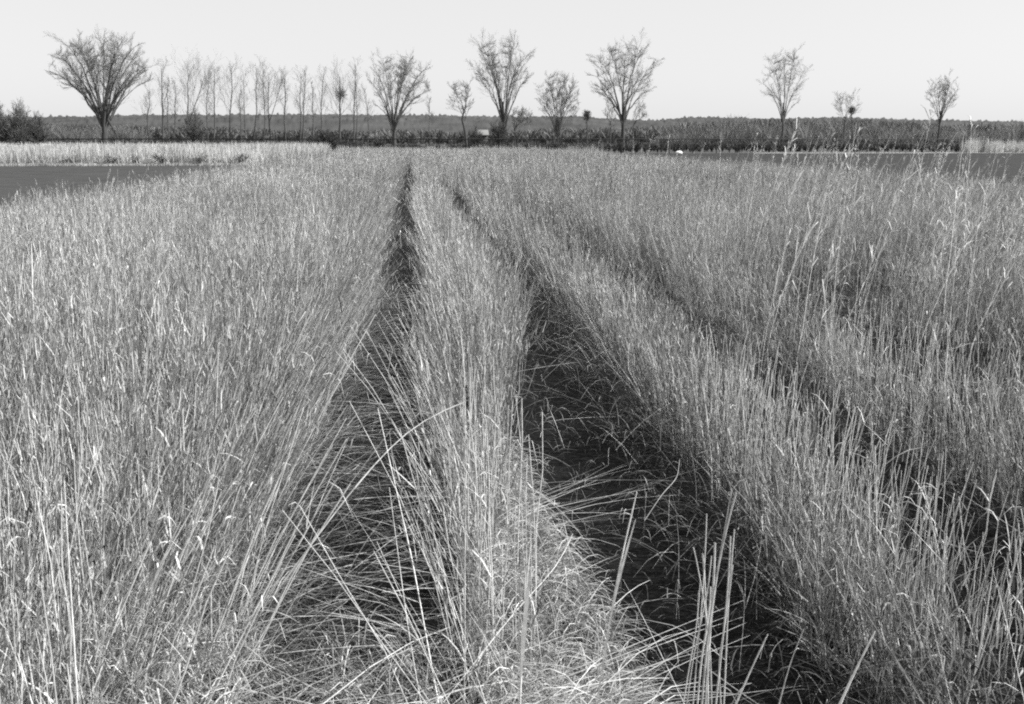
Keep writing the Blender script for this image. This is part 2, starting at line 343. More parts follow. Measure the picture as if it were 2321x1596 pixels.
# slender row of poplars between the big elm and the rounded tree
def slender(label, bx, top, width=20, lean=0, r=.14, D=None, ball=None, fork=None, name='slender_tree', low=.38, shade=.10):
    D = D or rng.uniform(128, 150)
    base = at(bx, HY, D); b = np.array([base.x, base.y, 0.])
    t = at(bx + lean, top, D); t = np.array([t.x, t.y, t.z])
    root = empty(name, b, label, 'tree', 'slender bare trees in the row behind the pale strip')
    k = 9; s = np.linspace(0, 1, k)[:, None]
    tp = b + (t - b) * s; tp[1:, :2] += np.cumsum(rng.normal(0, .09, (k - 1, 2)), 0) ; tp = tp[None]
    tr_ = r * (1 - .78 * np.linspace(0, 1, k)[None])
    g = Geo(); g.tubes(tp, tr_, np.full(1, shade * .85), 6)
    if fork:
        f = bez(tp[:, 3], tp[:, 4] + np.array([fork * .4, 0, 0]), tp[:, 6] + np.array([fork, 0, 0]), tp[:, 8] + np.array([fork * 1.2, 0, -.6]), 7)
        fr = r * .6 * (1 - .7 * np.linspace(0, 1, 7)[None]); g.tubes(f, fr, np.full(1, shade * .85), 5)
    o = g.build('trunk', M_bark, root, True); local(o, b)
    g = Geo(); wm = width * D / F
    src = [(tp, tr_)] + ([(f, fr)] if fork else [])
    for P, rr in src:
        H = np.linalg.norm(P[0, -1] - P[0, 0])
        A, ra = spawn(P, rr, 17, low, wm / H * 1.5, .7, 5, .5, rmin=.014, rf=.26)
        B, rb = spawn(A, ra, 5, .2, .6, .6, 4, .2, rmin=.009, rf=.6)
        C, rc = spawn(B, rb, 3, .2, .7, .6, 3, .15, rmin=.007, rf=.6)
        for q, rq, sd_ in ((A, ra, 4), (B, rb, 3), (C, rc, 3)): g.tubes(q, rq, rng.uniform(.8, 1.5, len(q)) * shade, sd_)
    c = g.build('crown', M_twig, root); local(c, b)
    if ball:
        q = at(bx + ball[0], ball[1], D); g = Geo(); n = 420; rad = 1.15 * ball[2] * D / F
        dd = nrm(rng.normal(0, 1, (n, 3))); p = np.array([q.x, q.y, q.z]) + dd * rad * (rng.random((n, 1)) ** .5) * np.array([[.8, .8, ball[3]]])
        e = p + nrm(rng.normal(0, 1, (n, 3)) + dd) * uni_(.15, .6, n)
        g.tubes(np.stack([p, e], 1), np.full((n, 2), .016), np.full(n, shade * .7), 3)
        o = g.build('vine_clump' if ball[3] > 1.5 else 'twig_clump', M_twig, root); local(o, b)
    return root
SL = [
 ('leftmost slender tree of the row, short, with a bushy lower side', 335, 205, 22, 0, .13, None, None),
 ('tall straight slender tree, second from the left of the row', 366, 156, 30, 2, .17, None, None),
 ('narrow pole-like tree, third from the left of the row', 382, 177, 10, 0, .09, None, None),
 ('straight bare slender tree, fourth from the left of the row', 394, 182, 16, 0, .12, None, None),
 ('wide-topped slender tree standing alone left of the round dark bush', 427, 166, 48, -2, .14, None, 1.6),
 ('thin slender tree rising straight above the round dark bush', 467, 175, 22, -2, .11, None, None),
 ('tall slender tree just right of the round dark bush', 485, 156, 26, 2, .14, None, None),
 ('leaning slender tree with twiggy top, eighth from the left of the row', 523, 160, 38, 6, .13, None, None),
 ('short slender tree, ninth from the left of the row', 543, 212, 18, -4, .11, None, None),
 ('slim tree with crooked top, tenth from the left of the row', 555, 166, 22, 0, .10, None, None),
 ('wavy slender tree with loose top, eleventh from the left of the row', 572, 160, 32, 5, .12, None, None),
 ('slender tree with feathery tall top, twelfth from the left of the row', 596, 156, 34, 0, .10, None, None),
 ('slender tree forked from its middle, thirteenth from the left of the row', 616, 164, 28, -5, .11, None, 1.5),
 ('dense straight narrow tree, middle of the row', 646, 167, 18, 0, .14, None, None),
 ('twin-topped slender tree, left stem of the close pair', 677, 168, 26, -6, .12, None, None),
 ('twin-topped slender tree, right stem of the close pair', 686, 165, 20, 4, .12, None, None),
 ('short straight slender tree before the crooked tall one', 708, 186, 14, 0, .12, None, None),
 ('crooked slender tree above the dark gap in the pale strip', 725, 168, 26, 6, .13, None, None),
 ('stout vine-wrapped tree with a dark ball of growth halfway up', 770, 174, 44, 0, .24, (1, 214, 11, 1.25), None),
 ('tallest slender tree of the row, with narrow brushy top', 797, 146, 26, 4, .13, None, None),
 ('thin companion tree close to the tallest slender tree', 804, 188, 16, 0, .10, None, None),
 ('short thin tree at the right end of the row', 829, 200, 18, 0, .10, None, None),
]
for (lb, bx, tp, wd, ln, r_, ball, fk) in SL:
    slender(lb, bx, tp, wd * 1.1, ln, r_ * 1.0, ball=ball, fork=fk)
slender('thin lone bare sapling in the gap right of the rounded tree', 974, 222, 14, 2, .08, ball=None, low=.5)
slender('dark broken stub of a trunk with a knotted top, right of the brushy tree', 1328, 258, 6, 2, .15, ball=(1, 262, 6, 1.4), low=.7, name='dead_snag')
slender('thin dead snag with a hooked bent top over the hedge', 1930, 250, 8, 0, .11, ball=(0, 250, 4, 1.0), low=.7, name='dead_snag')
for o in list(COL.objects):
    if o.name.startswith('dead_snag') and o.type == 'EMPTY': del o['group']

# dark round bushes and left edge thicket trees
def bush(label, cxp, top, wpx, D=120, base_y=None, shade=.06, n=60, name='bare_bush'):
    base = at(cxp, HY, D); b = np.array([base.x, base.y, 0.])
    root = empty(name, b, label, 'bush')
    H = hpx(top, D); W = wpx / 2 * D / F
    m0 = n
    a = rng.uniform(0, 2 * np.pi, m0); u = rng.random(m0) ** .6
    tgt = b + np.stack([np.cos(a) * u * W, np.sin(a) * u * W, H * (1 - .55 * u ** 2) * rng.uniform(.75, 1.0, m0)], -1)
    p0 = b + rng.normal(0, .12, (m0, 3)) * np.array([1, 1, 0])
    L0 = bez(p0, p0 + np.array([0, 0, 1]) * H * .35, tgt * .6 + p0 * .4 + np.array([0, 0, H * .1]), tgt, 6)
    r0 = np.full((m0, 6), .05) * (1 - .6 * np.linspace(0, 1, 6)[None])
    g = Geo(); g.tubes(L0, r0, np.full(m0, shade), 4); o = g.build('stems', M_bark, root); local(o, b)
    g = Geo(); L1, r1 = spawn(L0, r0, 9, .25, .3, .6, 4, .2, rmin=.016, rf=.5); L2, r2 = spawn(L1, r1, 6, .1, .6, .6, 3, .2, rmin=.013, rf=.7)
    for q, rq in ((L1, r1), (L2, r2)): g.tubes(q, rq, rng.uniform(.8, 1.5, len(q)) * shade, 3)
    o = g.build('crown', M_twig, root); local(o, b); return root
bush('round dark bush amid the slender trees', 440, 240, 56, 118, shade=.08, n=34)
bush('dark shrub beside the pale shed roof', 1078, 286, 40, 118, shade=.06, n=24)
bush('dark bush filling the gap at the end of the pale strip', 738, 290, 90, 108, shade=.045, n=70)
bush('leftmost dark thicket tree at the edge of the view', -4, 232, 92, 104, shade=.09, n=60, name='thicket_tree')
bush('dark thicket tree with rounded plume top, second from the left edge', 52, 236, 72, 104, shade=.09, n=50, name='thicket_tree')
bush('small sloping thicket bush at the right foot of the left edge thicket', 88, 258, 60, 105, shade=.075, n=34, name='thicket_tree')
bush('dense low bush at the foot of the rounded tree', 858, 306, 36, 112, shade=.06, n=26)
bush('bushy tangle right at the foot of the V-shaped elm', 1130, 268, 50, 121, shade=.065, n=46)
bush('knee-high dark tuft, leftmost on the pale strip front', 158, 346, 42, 66, shade=0.27, n=11, name='strip_bush')
bush('wide low dark shrub on the pale strip left of the elm trunk', 246, 343, 54, 66, shade=0.22, n=15, name='strip_bush')
bush('small cone-shaped dark shrub on the pale strip right of the elm trunk', 303, 342, 18, 66, shade=0.22, n=8, name='strip_bush')
bush('broad grey shrub on the pale strip below the leftmost slender trees', 372, 339, 80, 65.8, shade=0.29, n=20, name='strip_bush')
bush('grey shrub on the pale strip below the thin slender tree', 452, 340, 50, 65.8, shade=0.29, n=15, name='strip_bush')
bush('dark pointed shrub on the pale strip under the wavy slender tree', 545, 340, 46, 65.8, shade=0.22, n=16, name='strip_bush')
bush('small dark shrub near the right end of the pale strip', 685, 341, 26, 66, shade=0.24, n=10, name='strip_bush')

# broken limb leaning off the big elm
b = np.array(at(268, HY, 123)); b[2] = 0
root = empty('fallen_limb', b, 'dark broken limb leaning from the big elm down to the pale strip', 'fallen limb')
P = np.array([[np.array(at(x, y, 123.0)) for x, y in ((245, 272), (252, 285), (262, 302), (268, 318), (274, 330))]])
g = Geo(); g.tubes(P, np.array([[.16, .13, .1, .09, .07]]), np.full(1, .06), 6); o = g.build('limb', M_bark, root, True); local(o, b)
g = Geo(); q, rq = spawn(P, np.full((1, 5), .06), 14, .3, .35, .8, 4, .1, rmin=.015); g.tubes(q, rq, np.full(len(q), .07), 3); o = g.build('twigs', M_twig, root); local(o, b)

# ------------------------------------------------------------------ fence line, shed, far barn, white rock
def bxg(g, x0, x1, y0, y1, z0, z1, sh=1.0):
    V = np.array([[x0, y0, z0], [x1, y0, z0], [x1, y1, z0], [x0, y1, z0], [x0, y0, z1], [x1, y0, z1], [x1, y1, z1], [x0, y1, z1]], float)
    Q = np.array([[0, 3, 2, 1], [4, 5, 6, 7], [0, 1, 5, 4], [1, 2, 6, 5], [2, 3, 7, 6], [3, 0, 4, 7]]); g.add(V, Q, np.full(8, sh))
M_wood = plant_mat('weathered_wood', transl=0, rough=.9)
fx0, fx1, fy = -62.0, 92.0, 115.5
froot = empty('rail_fence', (fx0, fy, 0), 'long thin dark rail fence running level before the trees', 'fence')
g = Geo(); bxg(g, fx0, fx1, fy - .03, fy + .03, 1.66, 1.78, .035); o = g.build('top_rail', M_wood, froot); local(o, (fx0, fy, 0))
g = Geo(); bxg(g, fx0, fx1, fy - .02, fy + .02, 1.12, 1.15, .05); o = g.build('lower_rail', M_wood, froot); local(o, (fx0, fy, 0))
nfp = 52
for k in range(nfp):
    x = fx0 + (fx1 - fx0) * k / (nfp - 1)
    g = Geo(); bxg(g, x - .05, x + .05, fy + .035, fy + .135, 0, 1.83, .06); o = g.build('post', M_wood, froot); local(o, (fx0, fy, 0))

def shed(label, x0p, x1p, ytop, D, wall, roof, dz=1.1, eave=1.4, name='shed', zb=0):
    a = at(x0p, HY, D); c = at(x1p, HY, D); zt = hpx(ytop, D)
    root = empty(name, (a.x, a.y, zb), label, 'building')
    g = Geo(); bxg(g, a.x + .2, c.x - .2, D, D + 5, zb, zt - dz, wall); o = g.build('wall', M_wood, root); local(o, (a.x, a.y, zb))
    g = Geo()
    V = np.array([[a.x, D - .3, zt - dz], [c.x, D - .3, zt - dz], [c.x, D + 2.5, zt], [a.x, D + 2.5, zt], [a.x, D + 5.3, zt - dz], [c.x, D + 5.3, zt - dz]], float)
    V2 = V.copy(); V2[:, 2] += .12
    g.add(np.concatenate([V + [0, 0, .003], V2]), np.array([[0, 3, 2, 1], [3, 4, 5, 2], [6, 7, 8, 9], [9, 8, 11, 10], [0, 1, 7, 6], [4, 10, 11, 5], [0, 6, 9, 3], [3, 9, 10, 4], [1, 2, 8, 7], [2, 5, 11, 8]]), np.full(12, roof))
    o = g.build('roof', M_wood, root); local(o, (a.x, a.y, zb))
    xm = (a.x * .7 + c.x * .3)
    g = Geo(); bxg(g, xm - .8, xm + .8, D - .06, D - .002, zb, zb + min(2.1, zt - dz - .2 - zb), wall * .5); o = g.build('door', M_wood, root); local(o, (a.x, a.y, zb))
    return root
shed('low dark shed with a pale roof between the crooked tree and the V-shaped elm', 1064, 1108, 296, 190, .05, .16, 1.0)
shed('tiny pale farm building on the ridge right of the big elm', 330, 351, 291, 640, .12, .2, 2.0, name='farm_building', zb=2.0)
# white lump
q = at(1538, 345, 108)
g = Geo(); nu, nvv = 14, 9
U, VV = np.meshgrid(np.linspace(0, 2 * np.pi, nu + 1)[:-1], np.linspace(.02, np.pi - .02, nvv))
rad = 1 + .16 * (vn(np.cos(U) * 2 + 5, np.sin(U) * 2 + VV * 2) - .5)
V = np.stack([np.cos(U) * np.sin(VV) * .42 * rad, np.sin(U) * np.sin(VV) * .3 * rad, np.cos(VV) * .21 * rad + .17], -1)
i = np.arange(nvv - 1)[:, None] * nu + np.arange(nu)[None]; i2 = np.arange(nvv - 1)[:, None] * nu + (np.arange(nu)[None] + 1) % nu
g.add(V, np.stack([i, i + nu, i2 + nu, i2], -1), np.full(nu * nvv, .85)); o = g.build('white_rock', M_wood, None, True)
o.location = (q.x, 108, 0); tag(o, 'small bright white lump lying at the edge of the dark ploughed field', 'rock')

# ------------------------------------------------------------------ grass
M_grass = plant_mat('dry_grass', transl=.18, rough=.6, spec=.3, gain=.88)
M_stalk = plant_mat('dry_stalk', transl=.12, rough=.45, spec=.5, gain=.9)

def stand(X, Y):
    """density, height, lean_x of the planted grass at (X, Y)"""
    wob = (vn(Y / 2.3, 7) - .5) * .20 + (vn(Y / .7, 9) - .5) * .12
    x = X + wob
    near = 1 - sst(3.6, 5.5, Y)
    dens = np.zeros_like(X); h = np.full_like(X, .9); ln = np.zeros_like(X)
    hr = .66 + .2 * sst(3, 13, Y)
    L = x < -.69
    dens = np.where(L, 1.0, dens); ln = np.where(L, .03 + .40 * sst(-1.25, -.66, x), ln); dens = np.where(L & (np.abs(x + 1.5) < .13) & (Y < 5), .3, dens); h = np.where(L, .90, h)
    A = (x > .15) & (x < .52 - .20 * near)
    dens = np.where(A, 1.25 - .85 * near - .25 * (1 - sst(2.5, 3.2, Y)), dens); ln = np.where(A, np.where(x < .27, -.24, .0) + .10 * sst(.35, .5, x), ln); h = np.where(A, .86, h)
    hb = .50 + .12 * sst(2.2, 3.6, Y) + .22 * sst(6, 17, Y)
    B = (x > 1.39 - .05 * sst(8, 20, Y)) & (x < 1.72); dens = np.where(B, .95, dens); ln = np.where(B, -.22 * (1 - sst(1.4, 1.6, x)), ln); h = np.where(B, hb, h)
    C = (x > 2.72 - .08 * sst(8, 20, Y)) & (x < 3.08); dens = np.where(C, 1.0, dens); ln = np.where(C, -.2 * (1 - sst(2.72, 2.9, x)), ln); h = np.where(C, hb * (1 - .22 * sst(4, 4.8, Y) * sst(7.4, 6.4, Y)), h)
    clump = .25 + .85 * sst(.30, .52, fbm(X * 2.6, Y * 1.25 + 50)); dens = np.where(B | C, dens * clump, dens)
    gate = fbm(X * .8 + 40, Y / 2.5)
    hole = np.minimum(np.minimum(np.hypot((x - 3.45) / .62, (Y - 7.8) / 1.7), np.hypot((x - 3.3) / .5, (Y - 5.4) / 1.1)), np.hypot((x - 5.3) / .5, (Y - 9.5) / 1.3))
    Dd = (x >= 3.08) & (x < 3.72); dens = np.where(Dd, .8 * sst(.46, .64, gate), dens); h = np.where(Dd, hr * .8, h)
    E = x >= 3.72; gap = sst(.34, .50, fbm(X * 1.2, Y * .45 + 77)); f5 = (np.mod(x - 3.72, 1.2) > .74) & (gate < .62)
    dens = np.where(E, np.where(f5, .08, .15 + .85 * gap), dens); h = np.where(E, hr * (.9 + .1 * gap), h)
    dens = dens * sst(.7, 1.2, hole) * np.where((x > 0) & (x < 1.9), sst(2.0, 2.5, Y), 1)
    h = np.where(L & (x > -1.25), h * (.42 + .58 * sst(2.1, 3.3, Y + (-.69 - x) * 1.2)), h)
    h = h - .12 * sst(9, 15, X) - .10 * sst(-4.5, -6.2, X) * (Y < 30)
    # furrows close up with distance
    fur = dens == 0
    f2 = fur & (x > .4); dens = np.where(f2, .7 * sst(26, 52, Y), dens); h = np.where(f2 & (Y > 12), .74, h)
    f1 = fur & (x < .4); dens = np.where(f1, .25 * sst(40, 80, Y), dens)
    h = h * (.84 + .32 * fbm(X * 1.3, Y * 1.3 + 30)) + .05 * (fbm(X * .3, Y * .2) - .5)
    return np.clip(dens, 0, 1.3), h, ln

def in_view(X, Y, mgn=1.6): return (X < .72 * Y + mgn) & (X > -.45 * Y - mgn)
def area_points(y0, y1, rho, xmin=-7.1, xmax=17.6):
    n = int((y1 - y0) * (xmax - xmin) * rho * 1.3)
    X = rng.uniform(xmin, xmax, n); Y = rng.uniform(y0, y1, n)
    k = in_view(X, Y); X, Y = X[k], Y[k]
    edge = (X > -6.1 + .5 * (vn(Y / 1.5, 1) - .5)) & (X < 15.4 + .7 * (vn(Y / 2, 2) - .5)) & (Y < 90 + 3 * (vn(X / 1.1, 4) - .5))
    X, Y = X[edge], Y[edge]
    d, h, ln = stand(X, Y); k = rng.random(len(X)) * 1.3 < d
    return X[k], Y[k], h[k], ln[k]
def rside(n):
    a = rng.uniform(0, 2 * np.pi, n); return np.stack([np.cos(a), np.sin(a), np.zeros(n)], -1)
def shades(n, lo=.22, hi=.62, bright=.12):
    s = lo * .45 + (hi * .95 - lo * .45) * rng.random(n) ** 1.5; return np.where(rng.random(n) < bright, rng.uniform(.55, .80, n), s)

def grass_band(g, y0, y1, rho, k, leaves, bits, wid):
    X, Y, h, ln = area_points(y0, y1, rho); n = len(X)
    hh = h * np.clip(rng.normal(.96, .13, n), .5, 1.35)
    lx = ln + rng.normal(.015, .075, n) * np.where(rng.random(n) < .15, 2.5, 1); ly = rng.normal(0, .07, n)
    patch = (.62 + .72 * fbm(X * .8 + 9, Y * .4)) * (.8 + .4 * vn(X * 3.1, Y * 2.3))
    s = np.linspace(0, 1, k)
    kink = rng.normal(0, .018, (n, k, 2)); kink[:, 0] = 0
    t = s[None, :]
    P = np.stack([X[:, None] + lx[:, None] * hh[:, None] * t ** 1.35 + kink[..., 0], Y[:, None] + ly[:, None] * hh[:, None] * t ** 1.35 + kink[..., 1],
                  hh[:, None] * t * (1 - .32 * np.abs(lx)[:, None] * t)], -1)
    sh = shades(n) * patch
    wv = wid * rng.uniform(.7, 1.35, n)
    W = wv[:, None] * (1 - .55 * t)
    g.ribbons(P, W, rside(n), sh)
    # leaves
    for q in range(leaves):
        m_ = n; t0 = rng.uniform(.0, .9, m_) ** 1.2; f = t0 * (k - 1); i0 = np.minimum(f.astype(int), k - 2); u = (f - i0)[:, None]
        p0 = P[np.arange(n), i0] * (1 - u) + P[np.arange(n), i0 + 1] * u
        a = rng.uniform(0, 2 * np.pi, m_); L = rng.uniform(.06, .24, m_) * (1.05 - .5 * t0)
        el = rng.uniform(.7, 1.5, m_); dr = rng.uniform(.0, 1.5, m_) ** 1.5
        kk = 4 if k > 3 else 3; ts = np.linspace(0, 1, kk)[None]
        hor = L[:, None] * np.cos(el)[:, None] * ts; ver = L[:, None] * (np.sin(el)[:, None] * ts - dr[:, None] * ts ** 2.2)
        curl = rng.normal(0, .5, m_)[:, None] * ts
        Q = np.stack([p0[:, 0:1] + hor * np.cos(a[:, None] + curl), p0[:, 1:2] + hor * np.sin(a[:, None] + curl), np.maximum(p0[:, 2:3] + ver, .015)], -1)
        sd_ = np.stack([-np.sin(a), np.cos(a), rng.normal(0, .5, m_)], -1); sd_ = nrm(sd_)
        Wl = (wid * rng.uniform(.9, 2.0, m_))[:, None] * np.array([[.8, 1, .7, .15]] if kk == 4 else [[.9, 1, .2]])
        g.ribbons(Q, Wl, sd_, shades(m_, .22, .68, .15) * patch)
    # seed head fluff along the top third
    for q in range(bits):
        t0 = rng.uniform(.55, 1.0, n); f = t0 * (k - 1); i0 = np.minimum(f.astype(int), k - 2); u = (f - i0)[:, None]
        p0 = P[np.arange(n), i0] * (1 - u) + P[np.arange(n), i0 + 1] * u + rng.normal(0, .012, (n, 3))
        L = rng.uniform(.02, .085, n); d = nrm(np.stack([rng.normal(lx, .2), rng.normal(0, .2, n), rng.uniform(.4, 1.1, n)], -1))
        Q = np.stack([p0, p0 + d * L[:, None]], 1)
        g.ribbons(Q, np.stack([wid * rng.uniform(.6, 1.2, n), np.full(n, wid * .4)], -1), rside(n), shades(n, .36, .78, .12) * (.3 + .7 * patch))
    return n

g = Geo(); tot = 0
for (y0, y1, rho, k, lv, bt, wd) in ((1.15, 4.2, 820, 6, 3, 4, .0036), (4.2, 9, 680, 5, 3, 5, .0042), (9, 18, 380, 4, 2, 5, .0052), (18, 36, 140, 3, 2, 4, .0095), (36, 92, 46, 3, 1, 4, .020)):
    tot += grass_band(g, y0, y1, rho, k, lv, bt, wd)
print('stems', tot)
tag(g.build('prairie_grass', M_grass), 'dense stand of dry pale prairie grass with dark furrows between its rows', 'grass', kind='stuff')

# low tangle, thatch and lodged blades on the furrow floors
g = Geo()
def lodged(X, Y, z0, dirx, diry, L, dz, wid, shade, arch, k=5):
    n = len(X); t = np.linspace(0, 1, k)[None]
    bend = rng.normal(0, .10, n)[:, None] * t * t * L[:, None]
    P = np.stack([X[:, None] + dirx[:, None] * L[:, None] * t - diry[:, None] * bend, Y[:, None] + diry[:, None] * L[:, None] * t + dirx[:, None] * bend,
                  np.maximum(z0[:, None] + dz[:, None] * t + arch[:, None] * 4 * t * (1 - t), .012)], -1)
    s = nrm(np.stack([-diry, dirx, rng.normal(0, .7, n)], -1))
    g.ribbons(P, wid[:, None] * np.array([[1, 1, .9, .7, .35]]), s, shade)
def uni(a, b, n): return rng.uniform(a, b, n)
# general thatch everywhere near
n = 42000; X = uni(-4.5, 7, n); Y = 1.1 + 9 * rng.random(n) ** 1.3; k = in_view(X, Y); X, Y = X[k], Y[k]; n = len(X)
inf2 = (X > .95) & (X < 1.4); keep = rng.random(n) < np.where(inf2, .4, 1.0); X, Y = X[keep], Y[keep]; n = len(X)
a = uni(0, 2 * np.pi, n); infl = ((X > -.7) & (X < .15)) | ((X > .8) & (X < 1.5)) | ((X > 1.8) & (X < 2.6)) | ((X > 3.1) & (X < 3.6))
lodged(X, Y, uni(.005, .07, n), np.cos(a), np.sin(a), uni(.04, .2, n), rng.normal(0, .03, n), uni(.0016, .004, n), shades(n, .14, .45, .04) * np.where(infl, .05, .9), uni(0, .03, n))  # blades inside the furrows carry the furrow shade in their grey
# first furrow: crossing lodged stems
n = 2100; Y = 1.2 + 9 * rng.random(n) ** 1.5; X = uni(-.9, .15, n); a = np.where(rng.random(n) < .62, rng.normal(-.12, .5, n), rng.normal(math.pi + .15, .7, n))
lodged(X - np.cos(a) * .25, Y, uni(.02, .2, n) * (.35 + 1.3 * fbm(X * 2 + 3, Y * 2.2)), np.cos(a), np.sin(a), uni(.25, .85, n), rng.normal(.01, .09, n), uni(.0018, .0036, n), shades(n, .25, .6, .10), uni(0, .04, n))
n = 760; Y = 1.6 + 9 * rng.random(n); X = uni(-.95, -.6, n); a = rng.normal(.1, .5, n)     # stems leaning across from the left
lodged(X, Y, uni(.0, .1, n), np.cos(a), np.sin(a), uni(.3, .6, n), uni(.25, .65, n), uni(.0016, .003, n), shades(n, .35, .6, .2), uni(.0, .08, n))
n = 300; Y = 1.8 + 9 * rng.random(n); X = uni(.15, .35, n); a = rng.normal(math.pi, .5, n)    # and from the right
lodged(X, Y, uni(.0, .1, n), np.cos(a), np.sin(a), uni(.2, .45, n), uni(.4, .8, n), uni(.0016, .003, n), shades(n, .3, .55, .15), uni(.0, .05, n))
# bright arched mat pushed over to the right of the middle row
n = 13000; Y = 1.3 + 3.5 * rng.random(n) ** 1.25; X = .12 + (.82 - .11 * Y) * rng.random(n); a = rng.normal(.05, .95, n)
lodged(X, Y, uni(.02, .32, n) * (1.05 - X) * (.6 + .8 * fbm(X * 5, Y * 5)), np.cos(a), np.sin(a), uni(.05, .26, n) * uni(.5, 1, n), rng.normal(-.02, .06, n), uni(.0016, .0032, n), shades(n, .28, .62, .16), uni(.0, .07, n))
n = 46; Y = np.where(rng.random(n) < .6, rng.normal(3.75, .12, n), rng.normal(2.35, .12, n)); X = uni(.15, .45, n); a = rng.normal(.12, .22, n)
lodged(X, Y, uni(.05, .2, n), np.cos(a), np.sin(a), uni(.4, .85, n), uni(.02, .22, n), uni(.0018, .003, n), shades(n, .5, .7, .3), uni(.0, .03, n))
# bleached curls at the foot of the left stand and bundles lying across the bottom
n = 11000; X = uni(-1.6, .1, n) ; Y = uni(1.3, 2.75, n); a = uni(0, 2 * np.pi, n)
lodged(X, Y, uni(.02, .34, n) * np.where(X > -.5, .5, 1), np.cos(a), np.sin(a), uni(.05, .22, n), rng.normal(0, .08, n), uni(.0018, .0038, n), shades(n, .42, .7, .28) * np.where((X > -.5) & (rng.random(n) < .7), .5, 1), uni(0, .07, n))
n = 520; X = uni(-1.0, .5, n); Y = uni(1.5, 2.3, n); a = rng.normal(.3, .38, n)
lodged(X, Y, uni(.03, .22, n), np.cos(a), np.sin(a), uni(.25, .65, n), uni(-.02, .14, n), uni(.002, .0036, n), shades(n, .5, .72, .4), uni(0, .09, n))
# second and third furrow: litter with furrow shade put into its grey, leaning stems
n = 300; Y = 1.6 + 10 * rng.random(n); X = uni(1.35, 1.6, n); a = rng.normal(math.pi, .6, n)
lodged(X, Y, uni(.0, .1, n), np.cos(a), np.sin(a), uni(.15, .45, n), uni(.3, .75, n), uni(.0016, .003, n), shades(n, .25, .5, .08), uni(.0, .05, n))
n = 500; Y = 2 + 10 * rng.random(n); X = uni(2.5, 2.8, n); a = rng.normal(math.pi, .6, n)
lodged(X, Y, uni(.0, .1, n), np.cos(a), np.sin(a), uni(.15, .45, n), uni(.3, .75, n), uni(.0016, .003, n), shades(n, .25, .5, .08), uni(.0, .05, n))
n = 1400; Y = 1.6 + 9 * rng.random(n); X = np.where(rng.random(n) < .5, uni(1.0, 1.6, n), uni(1.9, 2.6, n)); a = uni(0, 2 * np.pi, n)
lodged(X, Y, uni(.02, .3, n), np.cos(a), np.sin(a), uni(.1, .35, n), rng.normal(.03, .1, n), uni(.0016, .003, n), shades(n, .2, .5, .05), uni(.0, .08, n))
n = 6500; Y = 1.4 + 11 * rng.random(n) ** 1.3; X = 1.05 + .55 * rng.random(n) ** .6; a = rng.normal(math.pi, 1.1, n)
lodged(X, Y, uni(.0, .34, n) * sst(.95, 1.5, X), np.cos(a), np.sin(a), uni(.06, .3, n), rng.normal(.02, .09, n), uni(.0016, .0034, n), shades(n, .2, .5, .05) * .09, uni(0, .06, n))  # overhang toned near black: shade of the row's flank painted in
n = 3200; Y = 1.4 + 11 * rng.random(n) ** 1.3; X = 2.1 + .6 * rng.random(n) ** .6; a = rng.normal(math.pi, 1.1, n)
lodged(X, Y, uni(.0, .32, n) * sst(2.0, 2.6, X), np.cos(a), np.sin(a), uni(.06, .3, n), rng.normal(.02, .09, n), uni(.0016, .0034, n), shades(n, .2, .5, .05) * .12, uni(0, .06, n))  # same painted flank shade for the third furrow
n = 900; Y = 1.3 + 9 * rng.random(n) ** 1.2; X = uni(.8, 1.5, n); a = uni(0, 6.28, n)
lodged(X, Y, uni(.02, .1, n), np.cos(a), np.sin(a), uni(.03, .16, n), rng.normal(0, .03, n), uni(.002, .0045, n), shades(n, .3, .6, .1) * .8, uni(.01, .06, n))
n = 260; Y = 2.2 + 8 * rng.random(n); X = uni(.45, 1.5, n); a = uni(0, 6.28, n)
lodged(X, Y, uni(.02, .15, n), np.cos(a), np.sin(a), uni(.25, .6, n), uni(0, .25, n), uni(.0018, .003, n), shades(n, .3, .6, .15), uni(0, .05, n))
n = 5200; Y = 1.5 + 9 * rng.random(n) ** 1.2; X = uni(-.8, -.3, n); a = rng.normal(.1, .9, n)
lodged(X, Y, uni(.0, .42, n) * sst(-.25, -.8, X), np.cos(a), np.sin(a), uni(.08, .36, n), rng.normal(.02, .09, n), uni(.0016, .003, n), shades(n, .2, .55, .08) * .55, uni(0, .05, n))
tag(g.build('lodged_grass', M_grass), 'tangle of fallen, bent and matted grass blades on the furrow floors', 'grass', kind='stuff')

# taller stalks standing out of the stand
g = Geo()
def tall(X, Y, H, lx, wid, shade):
    n = len(X); t = np.linspace(0, 1, 7)[None]
    P = np.stack([X[:, None] + lx[:, None] * H[:, None] * t ** 1.5, Y[:, None] + rng.normal(0, .08, n)[:, None] * H[:, None] * t ** 1.5, H[:, None] * t], -1)
    P[:, 1:] += rng.normal(0, .006, (n, 6, 3))
    g.tubes(P, wid[:, None] * np.array([[1, 1, .9, .8, .7, .55, .3]]) * .5, shade, 3)
    for q in range(14):                     # thin drooping head and sheath blades
        u = uni(.55, 1, n) if q > 3 else uni(.2, .8, n); f = u * 6; i0 = np.minimum(f.astype(int), 5); w_ = (f - i0)[:, None]
        p = P[np.arange(n), i0] * (1 - w_) + P[np.arange(n), i0 + 1] * w_
        L = uni(.05, .16, n) if q > 3 else uni(.12, .35, n); d = nrm(np.stack([rng.normal(.3, .4, n), rng.normal(0, .35, n), uni(.2, 1.2, n)], -1))
        e = p + d * L[:, None]; mid = (p + e) / 2 + np.array([0, 0, .012]); e[:, 2] -= L * uni(0, .5, n)
        g.ribbons(np.stack([p, mid, e], 1), wid[:, None] * np.array([[.9, 1.1, .3]]), rside(n), shade * uni(.8, 1.2, n))
